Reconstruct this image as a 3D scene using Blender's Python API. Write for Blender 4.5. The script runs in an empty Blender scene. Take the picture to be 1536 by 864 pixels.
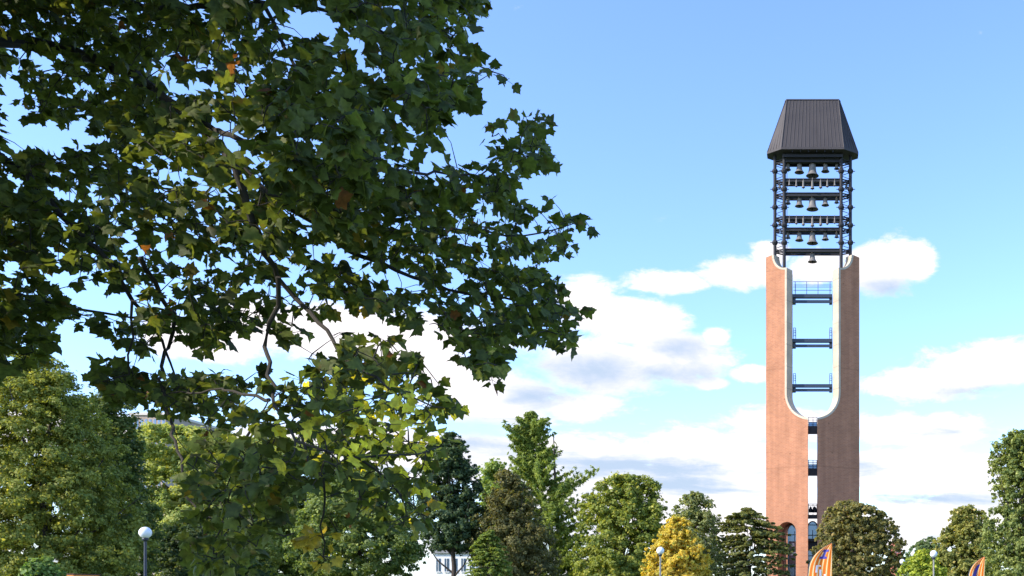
import bpy, bmesh, math, random
import numpy as np
from mathutils import Vector, Matrix
R = math.radians
random.seed(7); rng = np.random.default_rng(7)
sc = bpy.context.scene
col = sc.collection

# ------------------------------------------------------------------ camera
F = 1500.0                      # focal length in photograph pixels (photo 1536 wide)
DU = 1200.0                     # metres per pixel are quoted as d/DU; true depth is d*F/DU
KD = F/DU
PX = 1219.0                     # principal column: the camera faces the tower squarely (a shifted crop)
HY = 890.0                      # row of the horizon (just below the frame)
EYE = 1.6
cam = bpy.data.cameras.new('camera'); co = bpy.data.objects.new('camera', cam); col.objects.link(co)
cam.sensor_width = 36; cam.lens = 36*F/1536; cam.shift_y = (HY-432)/1536; cam.shift_x = (768-PX)/1536
cam.clip_end = 5000; cam.clip_start = 0.05
co.location = (0, 0, EYE); co.rotation_euler = (R(90), 0, 0)
sc.camera = co

# ------------------------------------------------------------------ light
SUN_AZ = R(-118)                 # compass style, 0 = +Y (view axis), negative = left
SUN_EL = R(33)
sdir = Vector((math.sin(SUN_AZ)*math.cos(SUN_EL), math.cos(SUN_AZ)*math.cos(SUN_EL), math.sin(SUN_EL)))
sl = bpy.data.lights.new('sun', 'SUN'); sl.energy = 2.25; sl.angle = R(0.53); sl.color = (1, .90, .76)
so = bpy.data.objects.new('sun', sl); col.objects.link(so); so.location = sdir*60
so.rotation_euler = (-sdir).to_track_quat('-Z', 'Y').to_euler()
sc.view_settings.view_transform = 'Standard'; sc.view_settings.look = 'None'
sc.view_settings.gamma = 1; sc.view_settings.exposure = 1.55
sc.view_settings.use_curve_mapping = False

# ------------------------------------------------------------------ sky with clouds
w = bpy.data.worlds.new('World'); sc.world = w; w.use_nodes = True
nt = w.node_tree; nt.nodes.clear()
def N(t, **k):
    n = nt.nodes.new(t)
    for a, b in k.items(): setattr(n, a, b)
    return n
def plug(sock, v):
    if isinstance(v, (int, float)): sock.default_value = v
    else: nt.links.new(v, sock)
def M(op, a, b=0.0, clamp=False):
    n = N('ShaderNodeMath', operation=op, use_clamp=clamp)
    plug(n.inputs[0], a); plug(n.inputs[1], b); return n.outputs[0]
def SS(v, a, b):                 # smoothstep map
    n = N('ShaderNodeMapRange', interpolation_type='SMOOTHSTEP')
    plug(n.inputs[0], v); n.inputs[1].default_value = a; n.inputs[2].default_value = b; return n.outputs[0]
def mixc(f, a, b):
    n = N('ShaderNodeMix', data_type='RGBA'); plug(n.inputs[0], f)
    for s, v in ((n.inputs[6], a), (n.inputs[7], b)):
        if isinstance(v, tuple): s.default_value = (*v, 1)
        else: nt.links.new(v, s)
    return n.outputs[2]
sky = N('ShaderNodeTexSky', sky_type='NISHITA', sun_disc=False)
sky.sun_elevation = SUN_EL; sky.sun_rotation = SUN_AZ; sky.air_density = 1.0; sky.dust_density = 0.6; sky.ozone_density = 1.6
tc = N('ShaderNodeTexCoord'); sx = N('ShaderNodeSeparateXYZ'); nt.links.new(tc.outputs['Generated'], sx.inputs[0])
X, Y, Z = sx.outputs
hor = M('SQRT', M('ADD', M('MULTIPLY', X, X), M('MULTIPLY', Y, Y)))
AZ = M('ARCTAN2', X, Y); EL = M('DIVIDE', Z, M('MAXIMUM', hor, 0.001))
def cloudnoise(scale, seed, detail=7, rough=.55, dist=0.0):
    v = N('ShaderNodeCombineXYZ'); plug(v.inputs[0], AZ); plug(v.inputs[1], M('MULTIPLY', EL, 1.9)); v.inputs[2].default_value = seed
    n = N('ShaderNodeTexNoise'); nt.links.new(v.outputs[0], n.inputs['Vector'])
    n.inputs['Scale'].default_value = scale; n.inputs['Detail'].default_value = detail
    n.inputs['Roughness'].default_value = rough; n.inputs['Distortion'].default_value = dist
    return n.outputs['Fac']
def blob(px, py, rx, ry):        # soft ellipse around a direction of the sky
    az = math.atan((px-PX)/F); ce = math.cos(az)
    el = (HY-py)/F*ce
    raz = rx/F*ce*ce; rel = ry/F*ce
    dx = M('DIVIDE', M('SUBTRACT', AZ, az), raz); dy = M('DIVIDE', M('SUBTRACT', EL, el), rel)
    d = M('SQRT', M('ADD', M('MULTIPLY', dx, dx), M('MULTIPLY', dy, dy)))
    return M('SUBTRACT', 1.0, d)
def union(bl):
    o = None
    for b in bl:
        v = blob(*b); o = v if o is None else M('MAXIMUM', o, v)
    return o
CL = [(885,455,55,48),(955,480,95,52),(1010,535,95,48),(900,550,130,52),(1075,505,28,20),
      (1000,425,75,24),(1110,408,75,32),(1155,385,45,26),(1220,400,60,30),(1320,400,62,48),(1372,395,34,32),
      (560,505,260,50),(300,510,120,40),(740,600,150,60),(680,560,100,50),(860,610,110,28),(880,680,240,40),
      (1060,690,200,62),(960,740,300,50),(1180,640,150,28),(1500,545,130,42),(1420,575,130,30),(1400,650,170,30),
      (1350,700,260,44),(1450,770,260,60),(1200,790,400,60),(600,680,300,60),(100,640,300,45),(1130,560,40,14),(1065,575,30,12)]
n1 = cloudnoise(7.0, 3.1); n2 = cloudnoise(26.0, 5.7, 9, .66, .3); n3 = cloudnoise(3.0, 9.2, 6)
warp = M('ADD', M('MULTIPLY', M('SUBTRACT', n1, .5), 1.5), M('MULTIPLY', M('SUBTRACT', n2, .5), 2.1))
vs = N('ShaderNodeCombineXYZ'); plug(vs.inputs[0], M('MULTIPLY', AZ, 2.2)); plug(vs.inputs[1], M('MULTIPLY', EL, 17.0)); vs.inputs[2].default_value = 4.4
ns = N('ShaderNodeTexNoise'); nt.links.new(vs.outputs[0], ns.inputs['Vector']); ns.inputs['Scale'].default_value = 1.9; ns.inputs['Detail'].default_value = 8; ns.inputs['Roughness'].default_value = .6; ns.inputs['Distortion'].default_value = .6
streak = ns.outputs['Fac']
low = SS(EL, .24, .12)
base = union(CL)
# clouds elsewhere on the sky (behind and beside the view)
view = SS(M('ABSOLUTE', M('ADD', AZ, .25)), 0.62, 0.9)
else_ = M('SUBTRACT', M('MULTIPLY', SS(M('ADD', n3, M('MULTIPLY', EL, -.12)), .48, .68), view), .4)
band = M('SUBTRACT', M('MULTIPLY', SS(EL, .2, .08), .6), .5)     # thin haze cloud low down
dens = M('MAXIMUM', M('ADD', M('MULTIPLY', base, 1.6), warp), M('ADD', else_, M('MULTIPLY', warp, .4)))
dens = M('MAXIMUM', dens, M('ADD', band, M('MULTIPLY', warp, .8)))
dens = M('ADD', dens, M('MULTIPLY', M('MULTIPLY', M('SUBTRACT', streak, .56), 3.6), low))
mask = SS(dens, -0.12, 0.62)
SH = [(985,560,120,30),(900,555,140,40),(1010,524,70,26),(1335,432,80,26),(1430,648,120,14),(1390,748,150,14),(960,695,110,18),
      (1480,585,90,12),(800,595,80,30),(1010,728,70,12),(720,640,90,24),(1240,700,100,12)]
n4 = cloudnoise(11.0, 1.3, 8, .62, .4)
shade = SS(M('ADD', M('MAXIMUM', union(SH), -.55), M('ADD', M('MULTIPLY', M('SUBTRACT', n4, .5), 1.7), M('ADD', M('MULTIPLY', M('SUBTRACT', n2, .5), 1.0), M('MULTIPLY', M('MULTIPLY', M('SUBTRACT', streak, .44), 5.0), low)))), -.3, 1.25)
skym = N('ShaderNodeMix', data_type='RGBA', blend_type='MULTIPLY'); skym.inputs[0].default_value = 1
nt.links.new(sky.outputs[0], skym.inputs[6]); skym.inputs[7].default_value = (.65, .75, .97, 1)
SKYT = skym
cloud = mixc(shade, (3.0, 2.8, 2.8), (1.3, 1.6, 2.05))
final = mixc(M('MULTIPLY', mask, .96), skym.outputs[2], cloud)
bg = N('ShaderNodeBackground'); nt.links.new(final, bg.inputs[0]); bg.inputs[1].default_value = 0.15
ow = N('ShaderNodeOutputWorld'); nt.links.new(bg.outputs[0], ow.inputs[0])

# ------------------------------------------------------------------ helpers
def tag(o, label=None, cat=None, group=None, kind=None):
    for k, v in (('label', label), ('category', cat), ('group', group), ('kind', kind)):
        if v: o[k] = v
    return o
def empty(name, loc=(0,0,0), rz=0):
    o = bpy.data.objects.new(name, None); col.objects.link(o); o.location = loc; o.rotation_euler = (0,0,rz)
    o.empty_display_size = .3; return o
def link(name, me, mat, parent=None):
    o = bpy.data.objects.new(name, me); col.objects.link(o)
    if mat is not None:
        for m in (mat if isinstance(mat, (list, tuple)) else [mat]): me.materials.append(m)
    if parent is not None: o.parent = parent
    return o
def obj(name, bm, mat, parent=None, smooth=False):
    bmesh.ops.recalc_face_normals(bm, faces=bm.faces)
    me = bpy.data.meshes.new(name); bm.to_mesh(me); bm.free()
    if smooth: me.polygons.foreach_set('use_smooth', [True]*len(me.polygons))
    return link(name, me, mat, parent)
def bx(bm, x0, x1, y0, y1, z0, z1, bev=0):
    vs = [bm.verts.new((x, y, z)) for x in (x0, x1) for y in (y0, y1) for z in (z0, z1)]
    for f in ((0,1,3,2),(4,6,7,5),(0,4,5,1),(2,3,7,6),(0,2,6,4),(1,5,7,3)): bm.faces.new([vs[i] for i in f])
def tube(bm, pts, rads, seg=8, cap=True):
    pts = [Vector(p) for p in pts]
    if not isinstance(rads, (list, tuple)): rads = [rads]*len(pts)
    rings = []; up = Vector((0.13, 0.2, 1)).normalized()
    for i, p in enumerate(pts):
        d = (pts[min(i+1, len(pts)-1)] - pts[max(i-1, 0)])
        if d.length < 1e-6: d = Vector((0,0,1))
        d.normalize(); a = d.cross(up)
        if a.length < .05: a = d.cross(Vector((1,0,0)))
        a.normalize(); b = d.cross(a)
        rings.append([bm.verts.new(p + (a*math.cos(t*2*math.pi/seg) + b*math.sin(t*2*math.pi/seg))*rads[i]) for t in range(seg)])
    for r0, r1 in zip(rings, rings[1:]):
        for t in range(seg): bm.faces.new((r0[t], r0[(t+1)%seg], r1[(t+1)%seg], r1[t]))
    if cap: bm.faces.new(rings[0][::-1]); bm.faces.new(rings[-1])
def lathe(bm, prof, c=(0,0,0), seg=20):
    rings = []
    for r, z in prof:
        rings.append([bm.verts.new((c[0]+r*math.cos(t*2*math.pi/seg), c[1]+r*math.sin(t*2*math.pi/seg), c[2]+z)) for t in range(seg)])
    for r0, r1 in zip(rings, rings[1:]):
        for t in range(seg): bm.faces.new((r0[t], r0[(t+1)%seg], r1[(t+1)%seg], r1[t]))
    bm.faces.new(rings[0][::-1]); bm.faces.new(rings[-1])
def mat(name, colr, rough=.6, metal=0, noise=None, spec=.5):
    m = bpy.data.materials.new(name); m.use_nodes = True; t = m.node_tree; b = t.nodes['Principled BSDF']
    b.inputs['Base Color'].default_value = (*colr, 1); b.inputs['Roughness'].default_value = rough; b.inputs['Metallic'].default_value = metal
    b.inputs['Specular IOR Level'].default_value = spec
    if noise:
        sc_, c2, amt = noise
        tcn = t.nodes.new('ShaderNodeTexCoord'); n = t.nodes.new('ShaderNodeTexNoise'); n.inputs['Scale'].default_value = sc_; n.inputs['Detail'].default_value = 6
        t.links.new(tcn.outputs['Object'], n.inputs['Vector'])
        mr = t.nodes.new('ShaderNodeMapRange'); mr.inputs[1].default_value = .35; mr.inputs[2].default_value = .7; mr.inputs[4].default_value = amt
        t.links.new(n.outputs['Fac'], mr.inputs[0])
        mx = t.nodes.new('ShaderNodeMix'); mx.data_type = 'RGBA'; mx.inputs[6].default_value = (*colr, 1); mx.inputs[7].default_value = (*c2, 1)
        t.links.new(mr.outputs[0], mx.inputs[0]); t.links.new(mx.outputs[2], b.inputs['Base Color'])
        bp = t.nodes.new('ShaderNodeBump'); bp.inputs['Strength'].default_value = .25; bp.inputs['Distance'].default_value = .02
        t.links.new(n.outputs['Fac'], bp.inputs['Height']); t.links.new(bp.outputs[0], b.inputs['Normal'])
    return m
def leafmat(name, trans=.3, rough=.5, spec=.35):
    m = bpy.data.materials.new(name); m.use_nodes = True; t = m.node_tree; b = t.nodes['Principled BSDF']; o = t.nodes['Material Output']
    a = t.nodes.new('ShaderNodeAttribute'); a.attribute_name = 'Col'
    t.links.new(a.outputs['Color'], b.inputs['Base Color']); b.inputs['Roughness'].default_value = rough; b.inputs['Specular IOR Level'].default_value = spec
    tr = t.nodes.new('ShaderNodeBsdfTranslucent'); g = t.nodes.new('ShaderNodeMix'); g.data_type = 'RGBA'; g.blend_type = 'MULTIPLY'; g.inputs[0].default_value = 1
    t.links.new(a.outputs['Color'], g.inputs[6]); g.inputs[7].default_value = (2.0, 1.9, .8, 1)
    t.links.new(g.outputs[2], tr.inputs['Color'])
    mx = t.nodes.new('ShaderNodeMixShader'); mx.inputs[0].default_value = trans
    t.links.new(b.outputs[0], mx.inputs[1]); t.links.new(tr.outputs[0], mx.inputs[2]); t.links.new(mx.outputs[0], o.inputs['Surface'])
    return m
def arrmesh(name, V, Fi, C=None):
    """V (n,3), Fi (m,k) faces, C (n,3) point colours"""
    me = bpy.data.meshes.new(name); me.vertices.add(len(V)); me.vertices.foreach_set('co', np.ascontiguousarray(V, dtype=np.float32).ravel())
    k = Fi.shape[1]; me.loops.add(Fi.size); me.loops.foreach_set('vertex_index', np.ascontiguousarray(Fi, dtype=np.int32).ravel())
    me.polygons.add(len(Fi)); me.polygons.foreach_set('loop_start', np.arange(0, Fi.size, k, dtype=np.int32))
    me.polygons.foreach_set('loop_total', np.full(len(Fi), k, dtype=np.int32))
    me.update(calc_edges=True)
    if C is not None:
        at = me.color_attributes.new('Col', 'FLOAT_COLOR', 'POINT')
        at.data.foreach_set('color', np.hstack([C, np.ones((len(C), 1))]).astype(np.float32).ravel())
    return me
def W(px, py, d):                # pixel of the photograph at depth d -> world
    return Vector(((px-PX)/DU*d, d*KD, EYE+(HY-py)/DU*d))
def norm(a): return a/np.maximum(np.linalg.norm(a, axis=1, keepdims=True), 1e-9)

bark = mat('bark', (.085,.065,.05), .9, noise=(6, (.04,.03,.022), 1))
barkpale = mat('plane_bark', (.040,.034,.027), .9, noise=(5, (.022,.019,.015), 1))
steel = mat('dark_steel', (.010,.011,.017), .7, .0, noise=(3, (.022,.020,.018), .6))
bluesteel = mat('blue_grey_steel', (.022,.036,.062), .5, .0)
roofm = mat('roof_metal', (.036,.030,.032), .7, .0, noise=(.35, (.058,.048,.047), .9))
bronze = mat('bell_bronze', (.19,.175,.16), .6, .0, noise=(3, (.12,.11,.10), .8))
stone = mat('cream_limestone', (.56,.47,.35), .9, noise=(.7, (.42,.35,.26), .9))
glass = mat('window_glass', (.16,.24,.34), .12, .5)
darkm = mat('dark_frame', (.02,.02,.024), .5)
white = mat('white_paint', (.8,.8,.78), .6, noise=(2, (.68,.68,.66), .6))

# ------------------------------------------------------------------ ground
def ground_mat():
    m = mat('grass_ground', (.06,.11,.03), .95, noise=(1.5, (.10,.13,.045), 1)); return m
bm = bmesh.new(); n = 40
grid = [[bm.verts.new(((i/n-.5)*5000, (j/n-.3)*5000, 0)) for j in range(n+1)] for i in range(n+1)]
for i in range(n):
    for j in range(n): bm.faces.new((grid[i][j], grid[i+1][j], grid[i+1][j+1], grid[i][j+1]))
tag(obj('ground', bm, ground_mat()), kind='structure')
paving = mat('concrete_paving', (.36,.34,.31), .9, noise=(1.2, (.28,.27,.25), 1))
def sheet(name, pts, z, m):
    bm = bmesh.new(); bm.faces.new([bm.verts.new((x, y, z)) for x, y in pts]); return tag(obj(name, bm, m), kind='structure')
sheet('path', [(-70,26),(90,26),(90,30),(-70,30)], .006, paving)
sheet('plaza', [(-14,96),(14,96),(14,126),(-14,126)], .010, paving)
sheet('path', [(-2,30),(2,30),(2,95.9),(-2,95.9)], .014, paving)

# ------------------------------------------------------------------ carillon tower
TD = 88.7*KD; TPX = 1219; TR = TD; KX = KZ = TD/F
tower = empty('carillon_tower', (0, TD, 0))
tag(tower, 'tall brick bell tower with a U shaped opening, steel belfry and dark metal roof', 'bell tower')
def LX(px, yl=0): return (px-TPX)*KX*(1+yl/TR)
def LZ(py, yl=0): return EYE+(HY-py)*KZ*(1+yl/TR)
def tb(bm, px0, px1, py0, py1, y0, y1, yl=None):
    yl = (y0 if yl is None else yl)
    bx(bm, LX(px0, yl), LX(px1, yl), y0, y1, LZ(py1, yl), LZ(py0, yl))
AL = R(30); TA = math.tan(AL); XO = 71*KX; Y0 = .3 + XO*TA; TH = 1.2

def brick_material():
    m = bpy.data.materials.new('orange_brick'); m.use_nodes = True; t = m.node_tree; b = t.nodes['Principled BSDF']
    uv = t.nodes.new('ShaderNodeUVMap'); uv.uv_map = 'UVMap'
    br = t.nodes.new('ShaderNodeTexBrick'); br.inputs['Scale'].default_value = 1
    br.inputs['Brick Width'].default_value = .42; br.inputs['Row Height'].default_value = .14; br.inputs['Mortar Size'].default_value = .012
    br.inputs['Color1'].default_value = (.46,.20,.105,1); br.inputs['Color2'].default_value = (.39,.165,.09,1); br.inputs['Mortar'].default_value = (.44,.27,.18,1)
    t.links.new(uv.outputs[0], br.inputs['Vector'])
    sp = t.nodes.new('ShaderNodeSeparateXYZ'); t.links.new(uv.outputs[0], sp.inputs[0])
    def mm(op, a, b_=0.0):
        n_ = t.nodes.new('ShaderNodeMath'); n_.operation = op
        for s, v in zip(n_.inputs, (a, b_)):
            if isinstance(v, (int, float)): s.default_value = v
            else: t.links.new(v, s)
        return n_.outputs[0]
    # soldier courses every few metres
    fr = mm('FRACT', mm('DIVIDE', mm('SUBTRACT', sp.outputs[1], 4.37), 10.9)); line = mm('LESS_THAN', fr, .014)
    # weep holes
    no = t.nodes.new('ShaderNodeTexNoise'); no.inputs['Scale'].default_value = .55; no.inputs['Detail'].default_value = 8; no.inputs['Roughness'].default_value = .65
    t.links.new(uv.outputs[0], no.inputs['Vector'])
    vo = t.nodes.new('ShaderNodeTexVoronoi'); vo.inputs['Scale'].default_value = .55; t.links.new(uv.outputs[0], vo.inputs['Vector'])
    spot = mm('LESS_THAN', vo.outputs['Distance'], .05)
    mx = t.nodes.new('ShaderNodeMix'); mx.data_type = 'RGBA'; mx.blend_type = 'MULTIPLY'; mx.inputs[0].default_value = 1
    cr = t.nodes.new('ShaderNodeMapRange'); cr.inputs[1].default_value = .3; cr.inputs[2].default_value = .7; cr.inputs[3].default_value = .86; cr.inputs[4].default_value = 1.10
    t.links.new(no.outputs['Fac'], cr.inputs[0])
    dark = mm('SUBTRACT', 1.0, mm('MAXIMUM', mm('MULTIPLY', line, .14), mm('MULTIPLY', spot, .4)))
    mp = t.nodes.new('ShaderNodeMapping'); mp.inputs['Scale'].default_value = (1.6, .09, 1); t.links.new(uv.outputs[0], mp.inputs[0])
    st = t.nodes.new('ShaderNodeTexNoise'); st.inputs['Scale'].default_value = 1.0; st.inputs['Detail'].default_value = 6; t.links.new(mp.outputs[0], st.inputs['Vector'])
    sr = t.nodes.new('ShaderNodeMapRange'); sr.inputs[1].default_value = .35; sr.inputs[2].default_value = .7; sr.inputs[3].default_value = 1.06; sr.inputs[4].default_value = .86; t.links.new(st.outputs['Fac'], sr.inputs[0])
    f = mm('MULTIPLY', mm('MULTIPLY', cr.outputs[0], dark), sr.outputs[0]); cb = t.nodes.new('ShaderNodeCombineXYZ')
    for i in range(3): t.links.new(f, cb.inputs[i])
    t.links.new(br.outputs['Color'], mx.inputs[6]); t.links.new(cb.outputs[0], mx.inputs[7]); t.links.new(mx.outputs[2], b.inputs['Base Color'])
    b.inputs['Roughness'].default_value = .9; b.inputs['Specular IOR Level'].default_value = .2
    return m
brick = brick_material()

def joints(m, step):
    t = m.node_tree; b = t.nodes['Principled BSDF']; src = b.inputs['Base Color'].links[0].from_socket
    tcn = t.nodes.new('ShaderNodeTexCoord'); sp = t.nodes.new('ShaderNodeSeparateXYZ'); t.links.new(tcn.outputs['Object'], sp.inputs[0])
    a = t.nodes.new('ShaderNodeMath'); a.operation = 'MODULO'; t.links.new(sp.outputs[2], a.inputs[0]); a.inputs[1].default_value = step
    l = t.nodes.new('ShaderNodeMath'); l.operation = 'LESS_THAN'; t.links.new(a.outputs[0], l.inputs[0]); l.inputs[1].default_value = .05
    mx = t.nodes.new('ShaderNodeMix'); mx.data_type = 'RGBA'; t.links.new(l.outputs[0], mx.inputs[0]); t.links.new(src, mx.inputs[6]); mx.inputs[7].default_value = (.30,.25,.19,1)
    t.links.new(mx.outputs[2], b.inputs['Base Color'])
joints(stone, 2.4)
def slab(bm, outline, sx_, sy_, th=TH, proud=0.0, uv=True):
    """outline in (u px from the axis, photo row); sx_ -1 left / 1 right; sy_ 1 front / -1 back"""
    fr, inn = [], []
    for u, py in outline:
        k0 = .984; x = u*KX*k0; z = max(0.0, LZ(py, -1.5))
        if py > 940: z = 0.0
        y = -(Y0 - x*TA) - proud
        xi = x - th*math.sin(AL); yi = min(y + th*math.cos(AL), -.012)
        if u >= 70.5: xi = x
        xi = min(x, max(xi, 7*KX*k0))
        fr.append((sx_*x, sy_*y, z)); inn.append((sx_*xi, sy_*yi, z))
    uvl = bm.loops.layers.uv.get('UVMap') or bm.loops.layers.uv.new('UVMap')
    fv = [bm.verts.new(p) for p in fr]; iv = [bm.verts.new(p) for p in inn]
    faces = [bm.faces.new(fv), bm.faces.new(iv[::-1])]
    n_ = len(fv)
    for i in range(n_): faces.append(bm.faces.new((fv[i], fv[(i+1) % n_], iv[(i+1) % n_], iv[i])))
    for f in faces:
        f.normal_update()
        for l in f.loops:
            c = l.vert.co; l[uvl].uv = ((c.x if abs(f.normal.x) < .7 else c.y+9)/math.cos(AL), c.z)
    bmesh.ops.triangulate(bm, faces=faces[:2], ngon_method='EAR_CLIP')
# cut path: notch for the belfry, jamb, and the half round bottom
path = []
for i in range(11):
    a = i/10*math.pi/2; path.append((41+18*math.cos(a), 379+23*math.sin(a)))
path += [(39, 402.2), (39, 420), (39, 590)]
a_end = math.acos(7/39)
for i in range(1, 19):
    a = i/18*a_end; path.append((39*math.cos(a), 590+41*math.sin(a)))
offp = []
for i, p in enumerate(path):
    q0 = path[max(i-1, 0)]; q1 = path[min(i+1, len(path)-1)]; du, dy = q1[0]-q0[0], q1[1]-q0[1]; L = math.hypot(du, dy)
    offp.append((p[0]+dy/L*2.9, p[1]-du/L*2.9))
offp[0] = (61.9, 379); offp[-1] = (7, path[-1][1]+3)
offp[11] = (41.9, 405.1)
arch = [(25, 960), (25, 797)] + [(39-14*math.cos(i/12*math.pi), 797-14*math.sin(i/12*math.pi)) for i in range(1, 12)] + [(53, 797), (53, 960)]
outline = offp + [(7, 960)] + arch + [(71, 960), (71, 381)]
for sx_ in (-1, 1):
    for sy_ in (1, -1):
        bm = bmesh.new(); slab(bm, outline, sx_, sy_); p = obj('brick_wall', bm, brick, tower)
        bm = bmesh.new(); slab(bm, path + offp[::-1], sx_, sy_, proud=.03); obj('stone_trim', bm, stone, p)
        # arched passage through the wall behind the opening
        bm = bmesh.new(); uvl = bm.loops.layers.uv.get('UVMap') or bm.loops.layers.uv.new('UVMap'); rows = []
        for u, py in arch:
            x = u*KX*.984; z = max(.0, LZ(py, -1.5)) if py < 940 else 0; y = -(Y0-x*TA)
            rows.append([(sx_*(x-t_*math.sin(AL)), sy_*(y+t_*math.cos(AL)), z) for t_ in (TH-.02, 2.15)])
        vv = [[bm.verts.new(q) for q in r] for r in rows]
        for r0, r1 in zip(vv, vv[1:]):
            f = bm.faces.new((r0[0], r1[0], r1[1], r0[1]))
            for l in f.loops: l[uvl].uv = (l.vert.co.y*1.1, l.vert.co.z)
        obj('arch_reveal', bm, brick, p)
# thin mid wall that closes the hollow between front and back walls behind the trim
# arched windows set deep inside the left and right openings, and the lobby window seen in the slot
def arched_window(xc, hw, yw, ztop, zspring, name='window'):
    bm = bmesh.new(); pts = [(-hw, 0.12)] + [(-hw, zspring)] + [(-hw*math.cos(i/12*math.pi), zspring+(ztop-zspring)*math.sin(i/12*math.pi)) for i in range(1, 12)] + [(hw, zspring), (hw, .12)]
    a = [bm.verts.new((xc+x, yw, z)) for x, z in pts]; b = [bm.verts.new((xc+x, yw+.06, z)) for x, z in pts]
    bm.faces.new(a); bm.faces.new(b[::-1])
    for i in range(len(a)): bm.faces.new((a[i], a[(i+1)%len(a)], b[(i+1)%len(a)], b[i]))
    wn = obj(name, bm, glass, tower)
    bm = bmesh.new()
    tube(bm, [(xc+x, yw-.03, z) for x, z in pts], .06, 6)
    for z in np.arange(1.2, ztop-.3, 1.15): bx(bm, xc-hw*.97, xc+hw*.97, yw-.05, yw-.005, z-.045, z+.045)
    bx(bm, xc-.04, xc+.04, yw-.052, yw-.003, .12, zspring)
    obj('window_frame', bm, darkm, wn)
    return wn
zt = LZ(786, 0); zs = LZ(797, 0)
for s in (-1, 1):
    arched_window(s*(39*KX*.984 - 1.7*math.sin(AL)), .93, .1, zt-.02, zs)
arched_window(0, .62, 1.05, LZ(782, 1), LZ(795, 1))
bm = bmesh.new(); bx(bm, -.62, .62, .35, 1.0, LZ(812, .35), LZ(808, .35)); bx(bm, -.62, .62, .9, 1.0, LZ(812, .35)-1.0, LZ(812, .35)-.02); obj('transom', bm, darkm, tower)
# writing on the glazing inside the left arch
def text(body, size, loc, m, parent, extrude=.004, name='lettering'):
    cu = bpy.data.curves.new(name, 'FONT'); cu.body = body; cu.size = size; cu.extrude = extrude; cu.align_x = 'CENTER'; cu.align_y = 'CENTER'
    tmp = bpy.data.objects.new('tmp', cu); col.objects.link(tmp)
    dg = bpy.context.evaluated_depsgraph_get(); me = bpy.data.meshes.new_from_object(tmp.evaluated_get(dg)); bpy.data.objects.remove(tmp)
    me.name = name; me.materials.clear(); o = link(name, me, m, parent); o.location = loc; o.rotation_euler = (R(90), 0, 0); return o
bm = bmesh.new(); bx(bm, LX(1183), LX(1195), -.02, .02, LZ(846), LZ(812)); pn = obj('notice_board', bm, mat('brown_board', (.10,.075,.07), .6), tower)
text('B', .62, (LX(1189.5), -.035, LZ(818)), white, pn)
bm = bmesh.new()
for py in (826, 829, 832): bx(bm, LX(1184), LX(1194), -.045, -.03, LZ(py+.7), LZ(py-.4))
obj('printed_lines', bm, white, pn)

# platforms in the U opening
for py_top, h, full in ((441, 13, True), (508, 12.5, False), (576, 11, False)):
    bm = bmesh.new()
    tb(bm, 1188.5, 1248.5, py_top, py_top+5, -.7, -.5); tb(bm, 1190, 1248, py_top+h-4, py_top+h, -.55, -.35)
    tb(bm, 1190, 1248, py_top+1, py_top+2.4, -.5, .7)
    tb(bm, 1189, 1248, py_top+2.4, py_top+5, .55, .7)
    p = obj('platform', bm, bluesteel, tower)
    for a, b in ((1188.5, 1193.5), (1244, 1248.5)):
        bm = bmesh.new(); tb(bm, a, b, py_top+.5, py_top+h-.5, -.49, .5); obj('bracket', bm, darkm, p)
    rt = py_top-16 if full else py_top-14
    z0, z1 = LZ(py_top), LZ(rt)
    for yy in (-.6, .6):
        bm = bmesh.new()
        xs = (1193, 1210, 1227, 1245) if full else (1190.5, 1193.5, 1244.5, 1247.5)
        for px in xs: tube(bm, [(LX(px), yy, z0), (LX(px), yy, z1)], .035, 6)
        for zz in (z0+(z1-z0)*.5, z1):
            if full: tube(bm, [(LX(1190), yy, zz), (LX(1248), yy, zz)], .026, 6)
        if full: obj('railing', bm, bluesteel, p)
        else:
            bm.free()
            for a, b in ((1190.5, 1193.5), (1244.5, 1247.5)):
                bm = bmesh.new()
                for px in (a, b): tube(bm, [(LX(px), yy, z0), (LX(px), yy, z1)], .035, 6)
                for zz in (z0+(z1-z0)*.5, z1): tube(bm, [(LX(a), yy, zz), (LX(b), yy, zz)], .026, 6)
                obj('railing', bm, bluesteel, p)
    for px in ((1193, 1245) if full else (1190.5, 1193.5, 1244.5, 1247.5)):
        bm = bmesh.new()
        for zz in (z0+(z1-z0)*.5, z1): tube(bm, [(LX(px), -.6, zz), (LX(px), .6, zz)], .026, 6)
        tube(bm, [(LX(px), 0, z0), (LX(px), 0, z1)], .026, 6)
        obj('side_railing', bm, bluesteel, p)
# landings seen in the narrow slot
for py_top, pyb, rt in ((641, 653, 628), (704, 715, 692), (773, 779, 757)):
    bm = bmesh.new(); tb(bm, 1212.3, 1225.7, py_top, py_top+4, -.9, 1.0, 0); tb(bm, 1212.3, 1225.7, py_top+4, pyb, -.9, -.75, 0)
    p = obj('landing', bm, darkm, tower)
    z0, z1 = LZ(py_top), LZ(rt)
    for yy in (-.85, .9):
        bm = bmesh.new()
        for px in (1213, 1219.5, 1225.3): tube(bm, [(LX(px), yy, z0), (LX(px), yy, z1)], .032, 6)
        for k in (.45, 1): tube(bm, [(LX(1212), yy, z0+(z1-z0)*k), (LX(1226), yy, z0+(z1-z0)*k)], .025, 6)
        obj('railing', bm, bluesteel, p)
    if py_top < 760:
        bm = bmesh.new(); tb(bm, 1212.6, 1225.4, rt+3, py_top-.6, .93, .96, 0); obj('glass_panel', bm, glass, p)
    else:
        for px, r_ in ((1216, .2), (1222, .26)):
            bm = bmesh.new(); lathe(bm, [(.02, 0), (r_, .02), (r_, .35), (r_*.5, .6), (.02, .7)], (LX(px), 0, z0+.3), 10); obj('floodlight', bm, darkm, p)

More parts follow.
